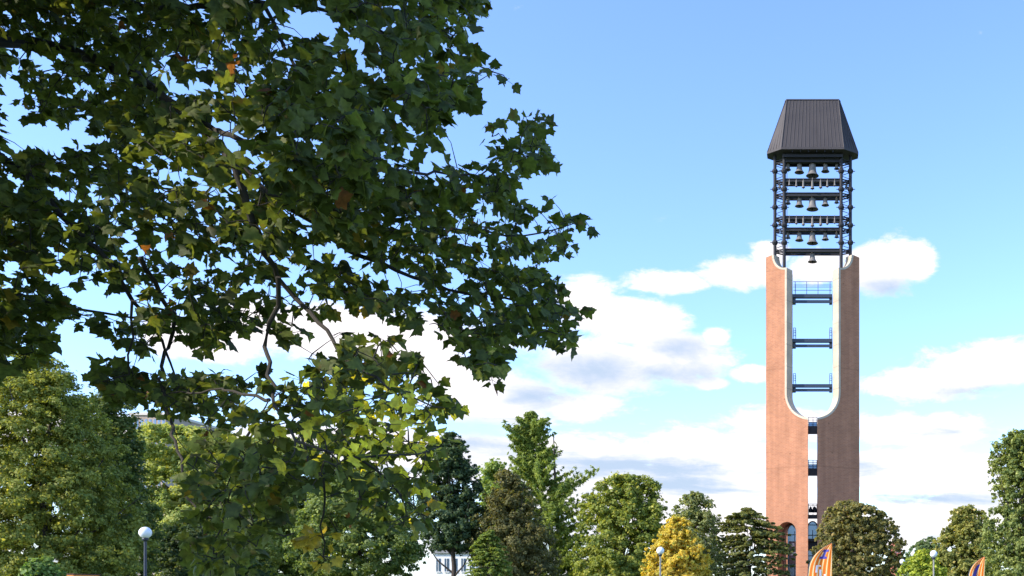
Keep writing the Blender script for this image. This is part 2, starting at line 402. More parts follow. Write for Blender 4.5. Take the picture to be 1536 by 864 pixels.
# belfry frame
YF, YB = -.62, .5; XF = 42.5; XS = 56.5; YS = -.12
def post(u, y, top, bot, r, s):
    bm = bmesh.new(); x = s*u*KX
    zb, zt_ = LZ(bot, y), LZ(top, y)
    tube(bm, [(x, y, zb), (x, y, zt_)], r, 10)
    p = obj('post', bm, steel, tower)
    for py in (257, 284, 311, 338, 364):
        bm = bmesh.new(); z = LZ(py, y); lathe(bm, [(r*1.02, -.28), (r*1.5, -.2), (r*1.9, -.03), (r*1.9, .03), (r*1.5, .2), (r*1.02, .28)], (x, y, z), 10)
        tube(bm, [(x-r*2.9, y, z), (x+r*2.9, y, z)], .04, 6)
        obj('collar', bm, steel, p)
for s in (-1, 1):
    post(XF, YF, 226, 404, .185, s); post(XF, YB, 226, 404, .16, s)
    post(XS, YS, 226, 386, .18, s)
levels = [(238, 243.5, 'big'), (268, 273, 'small'), (289, 294.5, 'big'), (324, 329, 'small'), (341.5, 346.5, 'big'), (373, 378, 'one')]
for pt, pb, kind in levels:
    bm = bmesh.new()
    zt_, zb_ = LZ(pt, YF), LZ(pb, YF)
    for y in (YF, YB):
        x = XF*KX
        bx(bm, -x, x, y-.10, y+.10, zt_-.07, zt_); bx(bm, -x, x, y-.10, y+.10, zb_, zb_+.07); bx(bm, -x, x, y-.03, y+.03, zb_+.07, zt_-.07)
    for s in (-1, 1):
        for y in (YF, YB):
            p0 = Vector((s*XF*KX, y, 0)); p1 = Vector((s*XS*KX, YS, 0))
            for zz in (zt_-.07, zb_+.07): tube(bm, [p0+Vector((0,0,zz)), p1+Vector((0,0,zz))], .075, 6)
    b = obj('beam_frame', bm, steel, tower)
    bm = bmesh.new()
    for u in ((-20, 0, 20) if kind != 'one' else (0,)): bx(bm, u*KX-.05, u*KX+.05, YF+.11, YB-.11, zb_+.02, zb_+.12)
    bx(bm, -XF*KX+.16, XF*KX-.16, -.14, .02, zb_+.13, zb_+.27)
    obj('cross_bar', bm, steel, b)
# zigzag lattice on the oblique sides
for s in (-1, 1):
    for y in (YF, YB):
        bm = bmesh.new(); k = 0; py = 243
        while py < 372:
            p0 = Vector((s*XF*KX, y, LZ(py, y))); p1 = Vector((s*XS*KX, YS, LZ(py+5.2, YS))); p2 = Vector((s*XF*KX, y, LZ(py+10.4, y)))
            tube(bm, [p0, p1], .035, 5); tube(bm, [p1, p2], .035, 5); py += 10.4
        obj('lattice', bm, steel, tower)
# ladder rail line beside the left post
bm = bmesh.new(); tube(bm, [(LX(1180.5), .1, LZ(245)), (LX(1180.5), .1, LZ(372))], .03, 5); obj('conduit', bm, steel, tower)
# bells: profile for unit mouth radius and height
BP = [(.10, .0), (.36, -.01), (.47, -.06), (.52, -.16), (.55, -.40), (.60, -.60), (.70, -.78), (.86, -.90), (1.0, -.98), (1.0, -1.0), (.90, -1.0), (.6, -.80), (.45, -.5), (.1, -.45)]
def bell(px, pyt, wpx, hpx, y):
    bm = bmesh.new(); r = wpx/2*KX; h = hpx*KZ
    x, z = LX(px, y), LZ(pyt, y)
    lathe(bm, [(a*r, b*h) for a, b in BP], (x, y, z), 24)
    tube(bm, [(x, y, z-.02), (x, y, z+.28)], max(.03, r*.18), 8)
    b = obj('bell', bm, bronze, tower, True)
    bm = bmesh.new(); tube(bm, [(x, y, z-h*.5), (x, y, z-h*1.02)], .03+r*.04, 6)
    lathe(bm, [(.02, -.08-r*.1), (.05+r*.12, 0), (.02, .08+r*.1)], (x, y, z-h*1.05), 8)
    obj('clapper', bm, darkm, b)
YM = -.1
for py, k in ((245.5, 1.0), (297, .93), (349, .88)):
    for px, w_, h_ in ((1182, 9, 9.5), (1199, 14.5, 13.5), (1218.6, 19.5, 18.5), (1238, 12.5, 12), (1255, 8, 8)):
        bell(px, py, w_*k, h_*k, YM)
for py in (270.5, 326.5):
    for px, w_, h_ in ((1184, 3.6, 7.5), (1194.5, 4, 9), (1205, 5, 11), (1218.6, 6, 12.5), (1231, 5.2, 11.2), (1241, 4.4, 9.5), (1252, 3.6, 8)):
        bell(px, py, w_, h_, YF-.3)
bell(1218.6, 380, 14, 13, YM)
for py in (275, 330):
    for px in (1169.5, 1269.5): bell(px, py, 5.5, 7, YS)

# roof
def ring(uf, us, yf, ys, z):
    pts = [(-uf, -yf), (uf, -yf), (us, -ys), (us, ys), (uf, yf), (-uf, yf), (-us, ys), (-us, -ys)]
    return [Vector((a*KX, b, z)) for a, b in pts]
zr0, zr1 = LZ(222.5, -1.5), LZ(151, -.7)
bot = ring(46, 67.5, 1.75, .55, zr0); top = ring(38.5, 41, .75, .35, zr1)
bm = bmesh.new()
lo = [bm.verts.new(p) for p in bot]; hi = [bm.verts.new(p) for p in top]
for i in range(8): bm.faces.new((lo[i], lo[(i+1)%8], hi[(i+1)%8], hi[i]))
bm.faces.new(hi)
for i in range(8):               # standing seams
    a0, a1, b0, b1 = bot[i], bot[(i+1)%8], top[i], top[(i+1)%8]
    L = (a1-a0).length; n_ = max(2, round(L/.42)); nrm = (a1-a0).cross(b0-a0).normalized()
    for k in range(n_+1):
        # seams run straight up the slope; clip against the hips
        q0 = a0.lerp(a1, k/n_); q1 = b0.lerp(b1, k/n_)
        off = nrm*.02
        tube(bm, [q0+off, q1+off], .024 if 0 < k < n_ else .05, 4)
rf = obj('roof', bm, roofm, tower)
bm = bmesh.new()
inn = ring(45, 66, 1.68, .5, zr0-.02); 
l0 = [bm.verts.new(p) for p in ring(46.5, 68.3, 1.8, .58, zr0+.02)]; l1 = [bm.verts.new(p) for p in ring(46.5, 68.3, 1.8, .58, zr0-.22)]
for i in range(8): bm.faces.new((l0[i], l0[(i+1)%8], l1[(i+1)%8], l1[i]))
bm.faces.new(l1)
obj('eaves', bm, roofm, rf)
bm = bmesh.new(); r0 = ring(39, 41.8, .8, .38, zr1+.03); r1 = ring(39, 41.8, .8, .38, zr1+.13)
l0 = [bm.verts.new(p) for p in r0]; l1 = [bm.verts.new(p) for p in r1]
for i in range(8): bm.faces.new((l0[i], l0[(i+1)%8], l1[(i+1)%8], l1[i]))
bm.faces.new(l1); bm.faces.new(l0[::-1]); tube(bm, [(-.6, 0, zr1+.1), (-.6, 0, zr1+.45)], .04, 6)
obj('ridge_cap', bm, roofm, rf)
bm = bmesh.new()
for u in (-30, -18, -6, 6, 18, 30): bx(bm, u*KX-.06, u*KX+.06, -1.6, 1.6, zr0-.42, zr0-.225)
for y in (-1.0, 1.0): bx(bm, -45*KX, 45*KX, y-.08, y+.08, zr0-.75, zr0-.425)
obj('rafters', bm, steel, rf)

# ------------------------------------------------------------------ background trees
lm_far = leafmat('tree_foliage', .36, .6, .25)
def cloud_leaves(centers, radii, npts, ls, c1, c2, c3, tree_c, asp=.62, flat=.75, upw=.5, normj=.5, pal=None):
    """centers (k,3), radii (k,), npts leaves spread over the clumps"""
    k = len(centers); p = radii**2; p = p/p.sum()
    idx = rng.choice(k, npts, p=p)
    d = norm(rng.normal(size=(npts, 3))); rr = np.where(rng.random(npts) < .75, rng.random(npts)**.45, .6+rng.random(npts)*.9)
    off = d*rr[:, None]*radii[idx][:, None]; off[:, 2] *= flat
    P = centers[idx] + off
    outw = norm(P - tree_c)
    nr = norm(d*.9 + outw*.45 + np.array([0, 0, upw]) + rng.normal(size=(npts, 3))*normj)
    a = norm(np.cross(nr, norm(rng.normal(size=(npts, 3))))); b = np.cross(nr, a)
    s = ls*(.6+.8*rng.random(npts))[:, None]
    V = np.stack([P - a*s, P - b*s*asp + a*s*.15, P + a*s, P + b*s*asp + a*s*.15], 1)
    V[:, 0] -= nr*s*.25; V[:, 2] -= nr*s*.25
    t = np.clip(rng.normal(.5, .22, k)[idx] + rng.normal(0, .22, npts), 0, 1)[:, None]
    C = np.array(c1)*(1-t) + np.array(c2)*t
    m3 = (rng.random(npts) < .06)[:, None]; C = np.where(m3, np.array(c3), C)
    C = C*(.85+.3*rng.random(npts))[:, None]*np.array((1.95,1.72,1.5))
    return V.reshape(-1, 3), np.repeat(C, 4, 0)
def poly_prof(prof, py):
    ys = [p[0] for p in prof]; return np.interp(py, ys, [p[1] for p in prof]), np.interp(py, ys, [p[2] for p in prof])
def make_trunk(root, cx, D, ztop, rad, limbs, seed):
    rr = random.Random(seed); bm = bmesh.new()
    pts = [(0, 0, -.05)]; rds = [rad*1.5]
    n_ = 7
    for i in range(1, n_+1):
        pts.append((rr.uniform(-.12, .12)*i*.5, rr.uniform(-.12, .12)*i*.5, ztop*i/n_)); rds.append(rad*(1-.85*i/n_))
    tube(bm, pts, rds, 10)
    for q in limbs:
        h = min(max(q[2]*.55, ztop*.15), ztop*.8); b = Vector((0, 0, h)); e = Vector(q); mid = b.lerp(e, .5)+Vector((0, 0, -.1*(e-b).length))
        tube(bm, [b, mid, e], [rad*.38, rad*.24, rad*.06], 6)
    obj('trunk', bm, bark, root)
def tree(name, label, D, prof, c1, c2, c3, style='broad', dens=1.0, clump=1.0, leafpx=2.2, cat='tree', group=None):
    pys = np.array([p[0] for p in prof]); pymax = pys.max(); py0 = pys.min()
    k_ = D/DU
    cx = np.mean([ (p[1]+p[2])/2 for p in prof[-2:] ])
    root = empty(name, ((cx-PX)*k_, D*KD, 0)); tag(root, label, cat, group)
    area = sum((prof[i+1][0]-prof[i][0])*((prof[i][2]-prof[i][1])+(prof[i+1][2]-prof[i+1][1]))/2 for i in range(len(prof)-1))
    n_ = int(area*2.6*dens/ (leafpx/2.2)**2)
    C, Rr = [], []
    if style == 'broad':
        nc = int(max(70, area/34/clump**1.5))
        base = 5.5*clump
        tries = 0
        while len(C) < nc and tries < nc*20:
            tries += 1
            py = random.uniform(py0, pymax); l, r = poly_prof(prof, py)
            hw = (r-l)/2
            if random.random() > (hw+4)/((max(p[2]-p[1] for p in prof))/2+4): continue
            th = random.uniform(0, 2*math.pi); q = math.sqrt(random.uniform(.0, 1))
            cr = random.uniform(.5, 1.5)*base*(1 if hw > 14 else .7)
            rad = max(0, hw-cr*.75)*q*(1+.13*math.sin(3*th+py*.045+cx)+.11*math.sin(py*.17+4*th+cx*.3))
            px = (l+r)/2 + rad*math.cos(th); dp = rad*math.sin(th)*.85*k_
            C.append(((px-cx)*k_, dp, EYE+(HY-(py+cr*.1))*k_)); Rr.append(cr*1.25*k_)
        # twig sprays that break the outline
        for i in range(int(nc*.5)):
            py = random.uniform(py0, pymax); l, r = poly_prof(prof, py); th = random.uniform(0, 2*math.pi); rad = (r-l)/2*random.uniform(.95, 1.06)
            C.append((((l+r)/2+rad*math.cos(th)-cx)*k_, rad*math.sin(th)*.85*k_, EYE+(HY-py)*k_)); Rr.append(random.uniform(1.6, 3.2)*k_)
    else:                        # boughs: horizontal or upswept branches carrying sprays
        n_t = int((pymax-py0)/(7.0 if style == 'pine' else 4.6))
        for i in range(n_t):
            py = py0 + (i+.4)/n_t*(pymax-py0); 
            for j in range(8 if style == 'pine' else 11):
                th = random.uniform(0, 2*math.pi) if j % 2 else random.choice((0, math.pi))+random.gauss(0, .45); py_t = py+random.uniform(-4, 4); l, r = poly_prof(prof, max(py_t, py0))
                L = (r-l)/2*(random.uniform(.5, 1.22) if style == 'pine' else random.uniform(.62, 1.08))
                for q in np.arange(.18 if style != 'pine' else .2, 1.01, .14 if style != 'pine' else .1):
                    u = L*q; sweep = (-.42*u*q if style == 'pine' else .10*u*q) + random.uniform(-1, 1)
                    C.append((((l+r)/2 - cx + u*math.cos(th))*k_ + random.uniform(-1, 1)*k_, u*math.sin(th)*k_*.9, EYE+(HY-(py_t+ (4 if style=='pine' else 0) +sweep))*k_))
                    Rr.append(random.uniform(1.7, 3.4)*k_*((1.75-1.0*q) if style == 'pine' else 1.0))
    C = np.array(C); Rr = np.array(Rr)
    tc_ = np.array([0, 0, EYE+(HY-(py0*.35+pymax*.65))*k_])
    ls = leafpx*k_
    if style == 'pine': V, CC = cloud_leaves(C, Rr, n_, ls*1.25, c1, c2, c3, tc_, asp=.22, flat=.8, upw=.35, normj=.6)
    elif style == 'spray': V, CC = cloud_leaves(C, Rr, n_, ls, c1, c2, c3, tc_, asp=.45, flat=.45, upw=1.1, normj=.45)
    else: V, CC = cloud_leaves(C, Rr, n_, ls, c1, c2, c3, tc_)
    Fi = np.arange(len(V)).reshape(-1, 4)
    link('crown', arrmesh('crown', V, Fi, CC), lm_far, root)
    zt_ = EYE+(HY-(py0+ (pymax-py0)*.15))*k_
    li = [] if style == 'pine' else [tuple(C[i]) for i in rng.choice(len(C), min(16, len(C)), replace=False)]
    make_trunk(root, cx, D, zt_, max(.12, zt_*.018), li, int(D*7+cx))
    return root
G1, G2 = (.045,.075,.018), (.12,.16,.035)
tree('deciduous_tree', 'big broad green tree with yellowish leaves at the left edge', 50,
     [(526,30,60),(545,5,90),(575,-30,120),(620,-60,140),(680,-80,165),(740,-95,190),(800,-95,205),(850,-80,210),(885,-60,190)],
     (.06,.09,.022), (.17,.20,.05), (.26,.27,.06), clump=1.3, dens=.8)
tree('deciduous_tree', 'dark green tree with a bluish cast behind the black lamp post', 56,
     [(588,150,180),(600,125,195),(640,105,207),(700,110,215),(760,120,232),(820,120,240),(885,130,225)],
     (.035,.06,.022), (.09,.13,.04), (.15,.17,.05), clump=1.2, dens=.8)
tree('deciduous_tree', 'light green tree under the pale rooftop, right of the lamp post', 78,
     [(640,225,250),(646,210,330),(665,203,400),(720,205,430),(790,215,440),(850,240,430),(885,250,420)],
     (.09,.14,.04), (.21,.25,.08), (.29,.31,.10), clump=1.1, dens=1.2)
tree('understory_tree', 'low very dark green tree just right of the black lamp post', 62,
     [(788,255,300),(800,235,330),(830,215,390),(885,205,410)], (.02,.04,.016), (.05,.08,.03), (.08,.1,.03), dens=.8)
tree('deciduous_tree', 'bright green tree mostly hidden behind the hanging plane leaves', 84,
     [(655,380,440),(680,350,500),(740,335,520),(820,340,520),(885,345,520)], (.05,.08,.025), (.13,.17,.05), (.2,.24,.06), clump=1.2, dens=.7)
tree('deciduous_tree', 'mid green low tree behind the yellow hanging leaves', 70,
     [(700,500,560),(735,465,615),(790,445,640),(835,440,645),(868,470,600)], (.045,.08,.03), (.12,.17,.055), (.18,.24,.06), clump=1.1, dens=.8)
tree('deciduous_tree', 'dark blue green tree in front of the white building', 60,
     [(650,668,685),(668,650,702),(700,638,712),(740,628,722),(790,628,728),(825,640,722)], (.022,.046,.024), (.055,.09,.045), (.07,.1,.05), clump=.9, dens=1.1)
tree('deciduous_tree', 'green tree top filling the gap left of the tall pine', 96,
     [(688,738,750),(700,718,765),(740,712,790),(800,718,800),(885,720,800)], (.06,.11,.03), (.14,.20,.05), (.2,.25,.06), dens=.8)
tree('pine_tree', 'tall irregular bright green pine with upswept boughs', 76,
     [(616,796,800),(630,780,812),(652,758,836),(672,760,846),(688,770,836),(700,764,836),(716,758,864),(738,752,890),(752,748,880),(775,742,896),(800,745,905),(840,745,912),(885,750,905)],
     (.055,.095,.02), (.15,.205,.05), (.20,.25,.06), style='pine', dens=1.5, leafpx=3.0)
tree('copper_leaved_tree', 'dull brownish purple tree in front of the pine', 60,
     [(706,752,764),(714,742,776),(722,744,796),(738,728,794),(758,724,816),(772,712,812),(795,716,834),(812,706,826),(835,710,840),(885,705,838)], (.05,.058,.024), (.095,.10,.042), (.14,.135,.05), clump=1.15, dens=.8, leafpx=2.0)
tree('understory_tree', 'low bright green bush at the foot of the brownish tree', 50,
     [(798,722,742),(815,706,758),(840,698,768),(885,695,778)], (.05,.09,.025), (.13,.18,.045), (.2,.25,.06), dens=1.0, style='spray')
tree('deciduous_tree', 'rounded yellow green tree between the pine and the golden tree', 72,
     [(712,925,950),(722,900,980),(745,882,997),(775,872,1005),(815,866,1010),(885,862,1010)], (.06,.10,.025), (.18,.22,.05), (.27,.28,.06), clump=1.0, dens=1.0)
tree('deciduous_tree', 'small grey green tree showing above the golden tree', 92,
     [(738,1036,1052),(748,1020,1066),(770,1008,1078),(810,1002,1086),(885,1000,1088)], (.065,.10,.045), (.17,.2,.09), (.2,.22,.1), clump=.8, dens=.75)
tree('autumn_tree', 'small rounded tree in golden yellow autumn leaf', 62,
     [(775,1008,1024),(785,996,1038),(808,985,1050),(822,972,1058),(835,965,1066),(885,966,1066)], (.20,.19,.04), (.36,.32,.06), (.17,.23,.05), clump=.75, dens=1.2, leafpx=2.3)
tree('hemlock_tree', 'dark rounded evergreen left of the brick tower', 74,
     [(764,1112,1128),(770,1092,1150),(776,1078,1158),(785,1070,1172),(797,1062,1190),(808,1064,1184),(822,1058,1204),(835,1060,1194),(885,1054,1196)], (.06,.085,.032), (.15,.175,.07), (.20,.19,.08), style='spray', dens=2.2, leafpx=2.3)
tree('bushy_tree', 'bushy olive brown tinged tree right of the brick tower', 76,
     [(753,1258,1274),(760,1246,1312),(772,1238,1330),(785,1232,1340),(800,1226,1350),(825,1221,1353),(850,1216,1356),(885,1214,1356)], (.065,.078,.028), (.155,.155,.062), (.23,.19,.085), clump=.62, dens=1.3, leafpx=2.0)
tree('deciduous_tree', 'distant bluish green tree low between the lamps at right', 135,
     [(806,1393,1400),(815,1375,1408),(830,1358,1418),(850,1345,1430),(885,1340,1440)], (.05,.09,.045), (.10,.15,.07), (.14,.18,.08), clump=.6, dens=1.0, leafpx=2.0)
tree('understory_tree', 'low lime green tree beneath the right globe lamps', 62,
     [(824,1380,1392),(834,1365,1408),(850,1352,1418),(885,1348,1420)], (.08,.13,.02), (.24,.30,.05), (.3,.34,.06), clump=.7, dens=1.0)
tree('deciduous_tree', 'olive green tree behind the right feather flag', 72,
     [(760,1440,1462),(768,1426,1478),(785,1422,1488),(810,1402,1496),(850,1388,1500),(885,1384,1500)], (.07,.095,.03), (.18,.20,.06), (.24,.22,.08), clump=.8, dens=1.1)
tree('deciduous_tree', 'tall tree rising at the right edge of the picture', 60,
     [(648,1510,1540),(662,1492,1570),(695,1484,1590),(735,1486,1600),(748,1494,1600),(770,1482,1600),(820,1474,1600),(885,1470,1590)], (.05,.085,.03), (.15,.19,.065), (.2,.24,.08), clump=.8, dens=.85)
tree('sapling', 'small fresh green sapling low at the left', 30,
     [(836,58,74),(845,42,86),(862,32,92),(885,30,92)], (.05,.10,.03), (.12,.19,.06), (.16,.22,.07), dens=1.0, leafpx=3.0)

# ------------------------------------------------------------------ buildings glimpsed between the trees
def building(name, label, x0, x1, y0, y1, h, wm, rm, floors, bays):
    r_ = empty(name, ((x0+x1)/2, y0, 0)); tag(r_, label, 'building')
    hw = (x1-x0)/2; bm = bmesh.new(); bx(bm, -hw, hw, 0, y1-y0, 0, h); obj('wall', bm, wm, r_)
    bm = bmesh.new(); bx(bm, -hw-.3, hw+.3, -.3, y1-y0+.3, h+.003, h+.6); obj('cornice', bm, rm, r_)
    gw = 2*hw/bays; fh = h/floors
    for i in range(bays):
        for j in range(floors):
            bm = bmesh.new(); xc = -hw+(i+.5)*gw; z = j*fh+fh*.3
            bx(bm, xc-gw*.26, xc+gw*.26, -.04, .05, z, z+fh*.5); wd = obj('window', bm, glass, r_)
            bm = bmesh.new(); bx(bm, xc-gw*.3, xc+gw*.3, -.12, -.045, z-.12, z-.003); bx(bm, xc-.03, xc+.03, -.07, -.043, z, z+fh*.5); obj('window_frame', bm, wm, wd)
buff = mat('buff_masonry', (.42,.33,.26), .9, noise=(.5, (.36,.27,.21), 1))
D_ = 190; a, b = W(196, 619, D_), W(236, 619, D_)
building('apartment_block', 'pale brick block whose flat roof shows above the left trees', a.x, b.x+2, D_*KD, D_*KD+25, a.z-.6, buff, mat('tan_cornice', (.62,.55,.47), .8), 9, 8)
D_ = 105; a, b = W(560, 862, D_), W(714, 830, D_)
building('white_building', 'white painted low building behind the dark tree', a.x+8, b.x, D_*KD, D_*KD+12, b.z, white, mat('grey_roofing', (.25,.25,.26), .7), 2, 5)
D_ = 230; a, b = W(1343, 812, D_), W(1352.5, 812, D_)
building('brick_building', 'distant red brick building right of the tower', a.x, b.x, D_*KD, D_*KD+20, a.z-.6, mat('red_brick', (.55,.16,.11), .9), mat('red_coping', (.5,.18,.13), .8), 4, 4)

# ------------------------------------------------------------------ globe lamps
globe = mat('frosted_globe', (.86,.86,.86), .25)
pole_black = mat('black_pole', (.02,.025,.04), .4); pole_grey = mat('grey_pole', (.25,.24,.22), .6)
def lamp(px, py, D, dia, label, pm):
    g = W(px, py, D); root = empty('globe_lamp', (g.x, g.y, 0)); tag(root, label, 'street lamp', 'globe lamps along the paths')
    r_ = dia/2; z = g.z
    bm = bmesh.new(); lathe(bm, [(.16,0),(.16,.06),(.12,.1),(.085,.5),(.075,.55),(.06,.6),(.05,z-r_-.12),(.05,z-r_-.1)], seg=14); obj('pole', bm, pm, root, True)
    bm = bmesh.new(); lathe(bm, [(.055,-.12),(.11,-.08),(.12,-.02),(.10,.03),(.06,.04)], (0,0,z-r_), 16); obj('collar', bm, pole_black, root, True)
    bm = bmesh.new(); bmesh.ops.create_uvsphere(bm, u_segments=28, v_segments=16, radius=r_, matrix=Matrix.Translation((0,0,z))); obj('globe', bm, globe, root, True)
lamp(218, 799, 31.8, .46, 'black post with white globe at the left, in front of dark trees', pole_black)
lamp(990.5, 826, 49, .47, 'globe lamp in front of the golden yellow tree', pole_grey)
lamp(1400.5, 831, 49, .45, 'larger, nearer globe lamp in front of the olive tree at right', pole_grey)
lamp(1353.5, 842.5, 66, .44, 'small globe lamp at the edge of the tree right of the tower', pole_grey)
lamp(1370, 831, 68, .46, 'globe lamp half hidden by the lime green tree', pole_grey)

# ------------------------------------------------------------------ feather flags
def flagmat():
    m = bpy.data.materials.new('orange_flag_cloth'); m.use_nodes = True; t = m.node_tree; b = t.nodes['Principled BSDF']; o = t.nodes['Material Output']
    uv = t.nodes.new('ShaderNodeUVMap'); uv.uv_map = 'UVMap'; mp = t.nodes.new('ShaderNodeMapping'); mp.inputs['Rotation'].default_value = (0, 0, R(18)); mp.inputs['Scale'].default_value = (3.2, .55, 1)
    t.links.new(uv.outputs[0], mp.inputs[0]); wv = t.nodes.new('ShaderNodeTexWave'); wv.inputs['Scale'].default_value = .55; wv.inputs['Distortion'].default_value = 1.2
    t.links.new(mp.outputs[0], wv.inputs[0]); cr = t.nodes.new('ShaderNodeValToRGB'); t.links.new(wv.outputs['Color'], cr.inputs[0])
    e = cr.color_ramp.elements; e[0].position = .0; e[0].color = (.90,.16,.012,1); e[1].position = 1; e[1].color = (.95,.75,.50,1)
    x_ = e.new(.55); x_.color = (.95,.26,.015,1)
    x_ = e.new(.8); x_.color = (.95,.50,.03,1)
    t.links.new(cr.outputs[0], b.inputs['Base Color']); b.inputs['Roughness'].default_value = .6
    tr = t.nodes.new('ShaderNodeBsdfTranslucent'); t.links.new(cr.outputs[0], tr.inputs[0]); mx = t.nodes.new('ShaderNodeMixShader'); mx.inputs[0].default_value = .45
    t.links.new(b.outputs[0], mx.inputs[1]); t.links.new(tr.outputs[0], mx.inputs[2]); t.links.new(mx.outputs[0], o.inputs[0]); return m
fm = flagmat(); navy = mat('navy_print', (.03,.03,.28), .6); wprint = mat('white_print', (.85,.8,.78), .6)
def feather_flag(px_tip, py_tip, px_left, D, label, letters):
    tip = W(px_tip, py_tip, D); wd = (px_tip-px_left)/DU*D; root = empty('feather_flag', (tip.x, tip.y, 0)); tag(root, label, 'flag', 'orange feather flags')
    H = tip.z; Hb = .45                                       # cloth hangs from the tip down to Hb
    def edge(v):                                              # x of the left (curved) edge for v 0 bottom .. 1 top
        return -wd*(1-max(0, (v-.42)/.58)**4.2) if v > .42 else -wd
    nv, nu = 40, 12; bm = bmesh.new(); uvl = bm.loops.layers.uv.get('UVMap') or bm.loops.layers.uv.new('UVMap')
    def P(u, v, o=0.0):
        z = Hb+(H-Hb)*v; xe = edge(v); x = xe*(1-u)+(.03)*u
        y = .09*math.sin(u*7+v*5)*math.sin(math.pi*min(1, u+.1)) + .05*math.sin(v*9+2*u) - o
        return Vector((x, y, z))
    g = [[bm.verts.new(P(i/nu, j/nv)) for i in range(nu+1)] for j in range(nv+1)]
    for j in range(nv):
        for i in range(nu):
            f = bm.faces.new((g[j][i], g[j][i+1], g[j+1][i+1], g[j+1][i]))
            for l, (a_, b_) in zip(f.loops, ((i, j), (i+1, j), (i+1, j+1), (i, j+1))): l[uvl].uv = (a_/nu, b_/nv*3)
    bmesh.ops.remove_doubles(bm, verts=bm.verts, dist=.0005)
    cloth = obj('cloth', bm, fm, root, True)
    bm = bmesh.new(); pts = [P(0, j/nv)+Vector((-.012, 0, 0)) for j in range(nv+1)]; pts = [Vector((pts[0].x, 0, 0))] + pts + [P(1, 1)+Vector((.03, 0, .03))]
    tube(bm, pts, [.02]*(len(pts)-12)+[.016-.0008*i for i in range(12)], 6); obj('pole', bm, pole_black, root)
    bm = bmesh.new(); lathe(bm, [(.3,0),(.3,.03),(.05,.06),(.03,.3)], (pts[0].x, 0, 0), 14); obj('base', bm, pole_black, root)
    # marks printed on the cloth, on both faces
    def patch(quads, m, nm):
        bm = bmesh.new()
        for o_ in (.012, -.012):
            for (u0, v0), (u1, v1), (u2, v2), (u3, v3) in quads:
                K = 5; gg = []
                for a_ in range(K+1):
                    row = []
                    for b_ in range(K+1):
                        s_, t_ = a_/K, b_/K
                        u = (u0*(1-s_)+u1*s_)*(1-t_)+(u3*(1-s_)+u2*s_)*t_; v = (v0*(1-s_)+v1*s_)*(1-t_)+(v3*(1-s_)+v2*s_)*t_
                        row.append(bm.verts.new(P(u, v, o_)))
                    gg.append(row)
                for a_ in range(K):
                    for b_ in range(K): bm.faces.new((gg[a_][b_], gg[a_+1][b_], gg[a_+1][b_+1], gg[a_][b_+1]))
        me = bpy.data.meshes.new(nm); bm.to_mesh(me); bm.free(); link(nm, me, m, cloth)
    return patch, edge
# block letter I in navy on the upper cloth, pale lettering running down beneath it
patch, _ = feather_flag(1247, 815, 1212, 34, 'orange feather flag with a blue block letter, in front of the tower', True)
patch([((.36,.80),(.72,.80),(.72,.83),(.36,.83)), ((.47,.83),(.62,.83),(.62,.89),(.47,.89)), ((.34,.89),(.74,.89),(.74,.92),(.34,.92))], navy, 'block_letter')
patch([((.30,.70),(.52,.70),(.52,.715),(.30,.715)), ((.30,.62),(.38,.62),(.38,.70),(.30,.70)), ((.46,.56),(.54,.56),(.54,.66),(.46,.66)),
       ((.30,.50),(.52,.50),(.52,.52),(.30,.52)), ((.30,.40),(.38,.40),(.38,.48),(.30,.48)), ((.66,.40),(.74,.40),(.74,.6),(.66,.6))], wprint, 'lettering')
patch, _ = feather_flag(1476, 835, 1452, 38, 'smaller orange feather flag with a purple panel at the far right', False)
patch([((.14,.62),(.44,.62),(.62,.88),(.40,.86)), ((.10,.45),(.36,.45),(.42,.60),(.13,.60))], navy, 'purple_panel')

# ------------------------------------------------------------------ orange canopy at the bottom left
a, b = W(90, 861, 40), W(131, 861, 40)
root = empty('canopy', ((a.x+b.x)/2, 40*KD, 0)); tag(root, 'flat orange canopy top with dark rim at the bottom left', 'canopy')
hw = (b.x-a.x)/2; zc = a.z
bm = bmesh.new(); bx(bm, -hw, hw, -.9, .9, zc-.42, zc-.05); bmesh.ops.bevel(bm, geom=bm.edges[:], offset=.06, segments=2); obj('fabric_top', bm, mat('orange_canvas', (.85,.32,.05), .7), root)
bm = bmesh.new(); bx(bm, -hw-.03, hw+.03, -.93, .93, zc-.047, zc); obj('rim', bm, mat('dark_rim', (.08,.015,.015), .6), root)
for sx_ in (-1, 1):
    for sy_ in (-1, 1):
        bm = bmesh.new(); tube(bm, [(sx_*(hw-.08), sy_*.8, 0), (sx_*(hw-.08), sy_*.8, zc-.42)], .03, 8); obj('leg', bm, pole_grey, root)

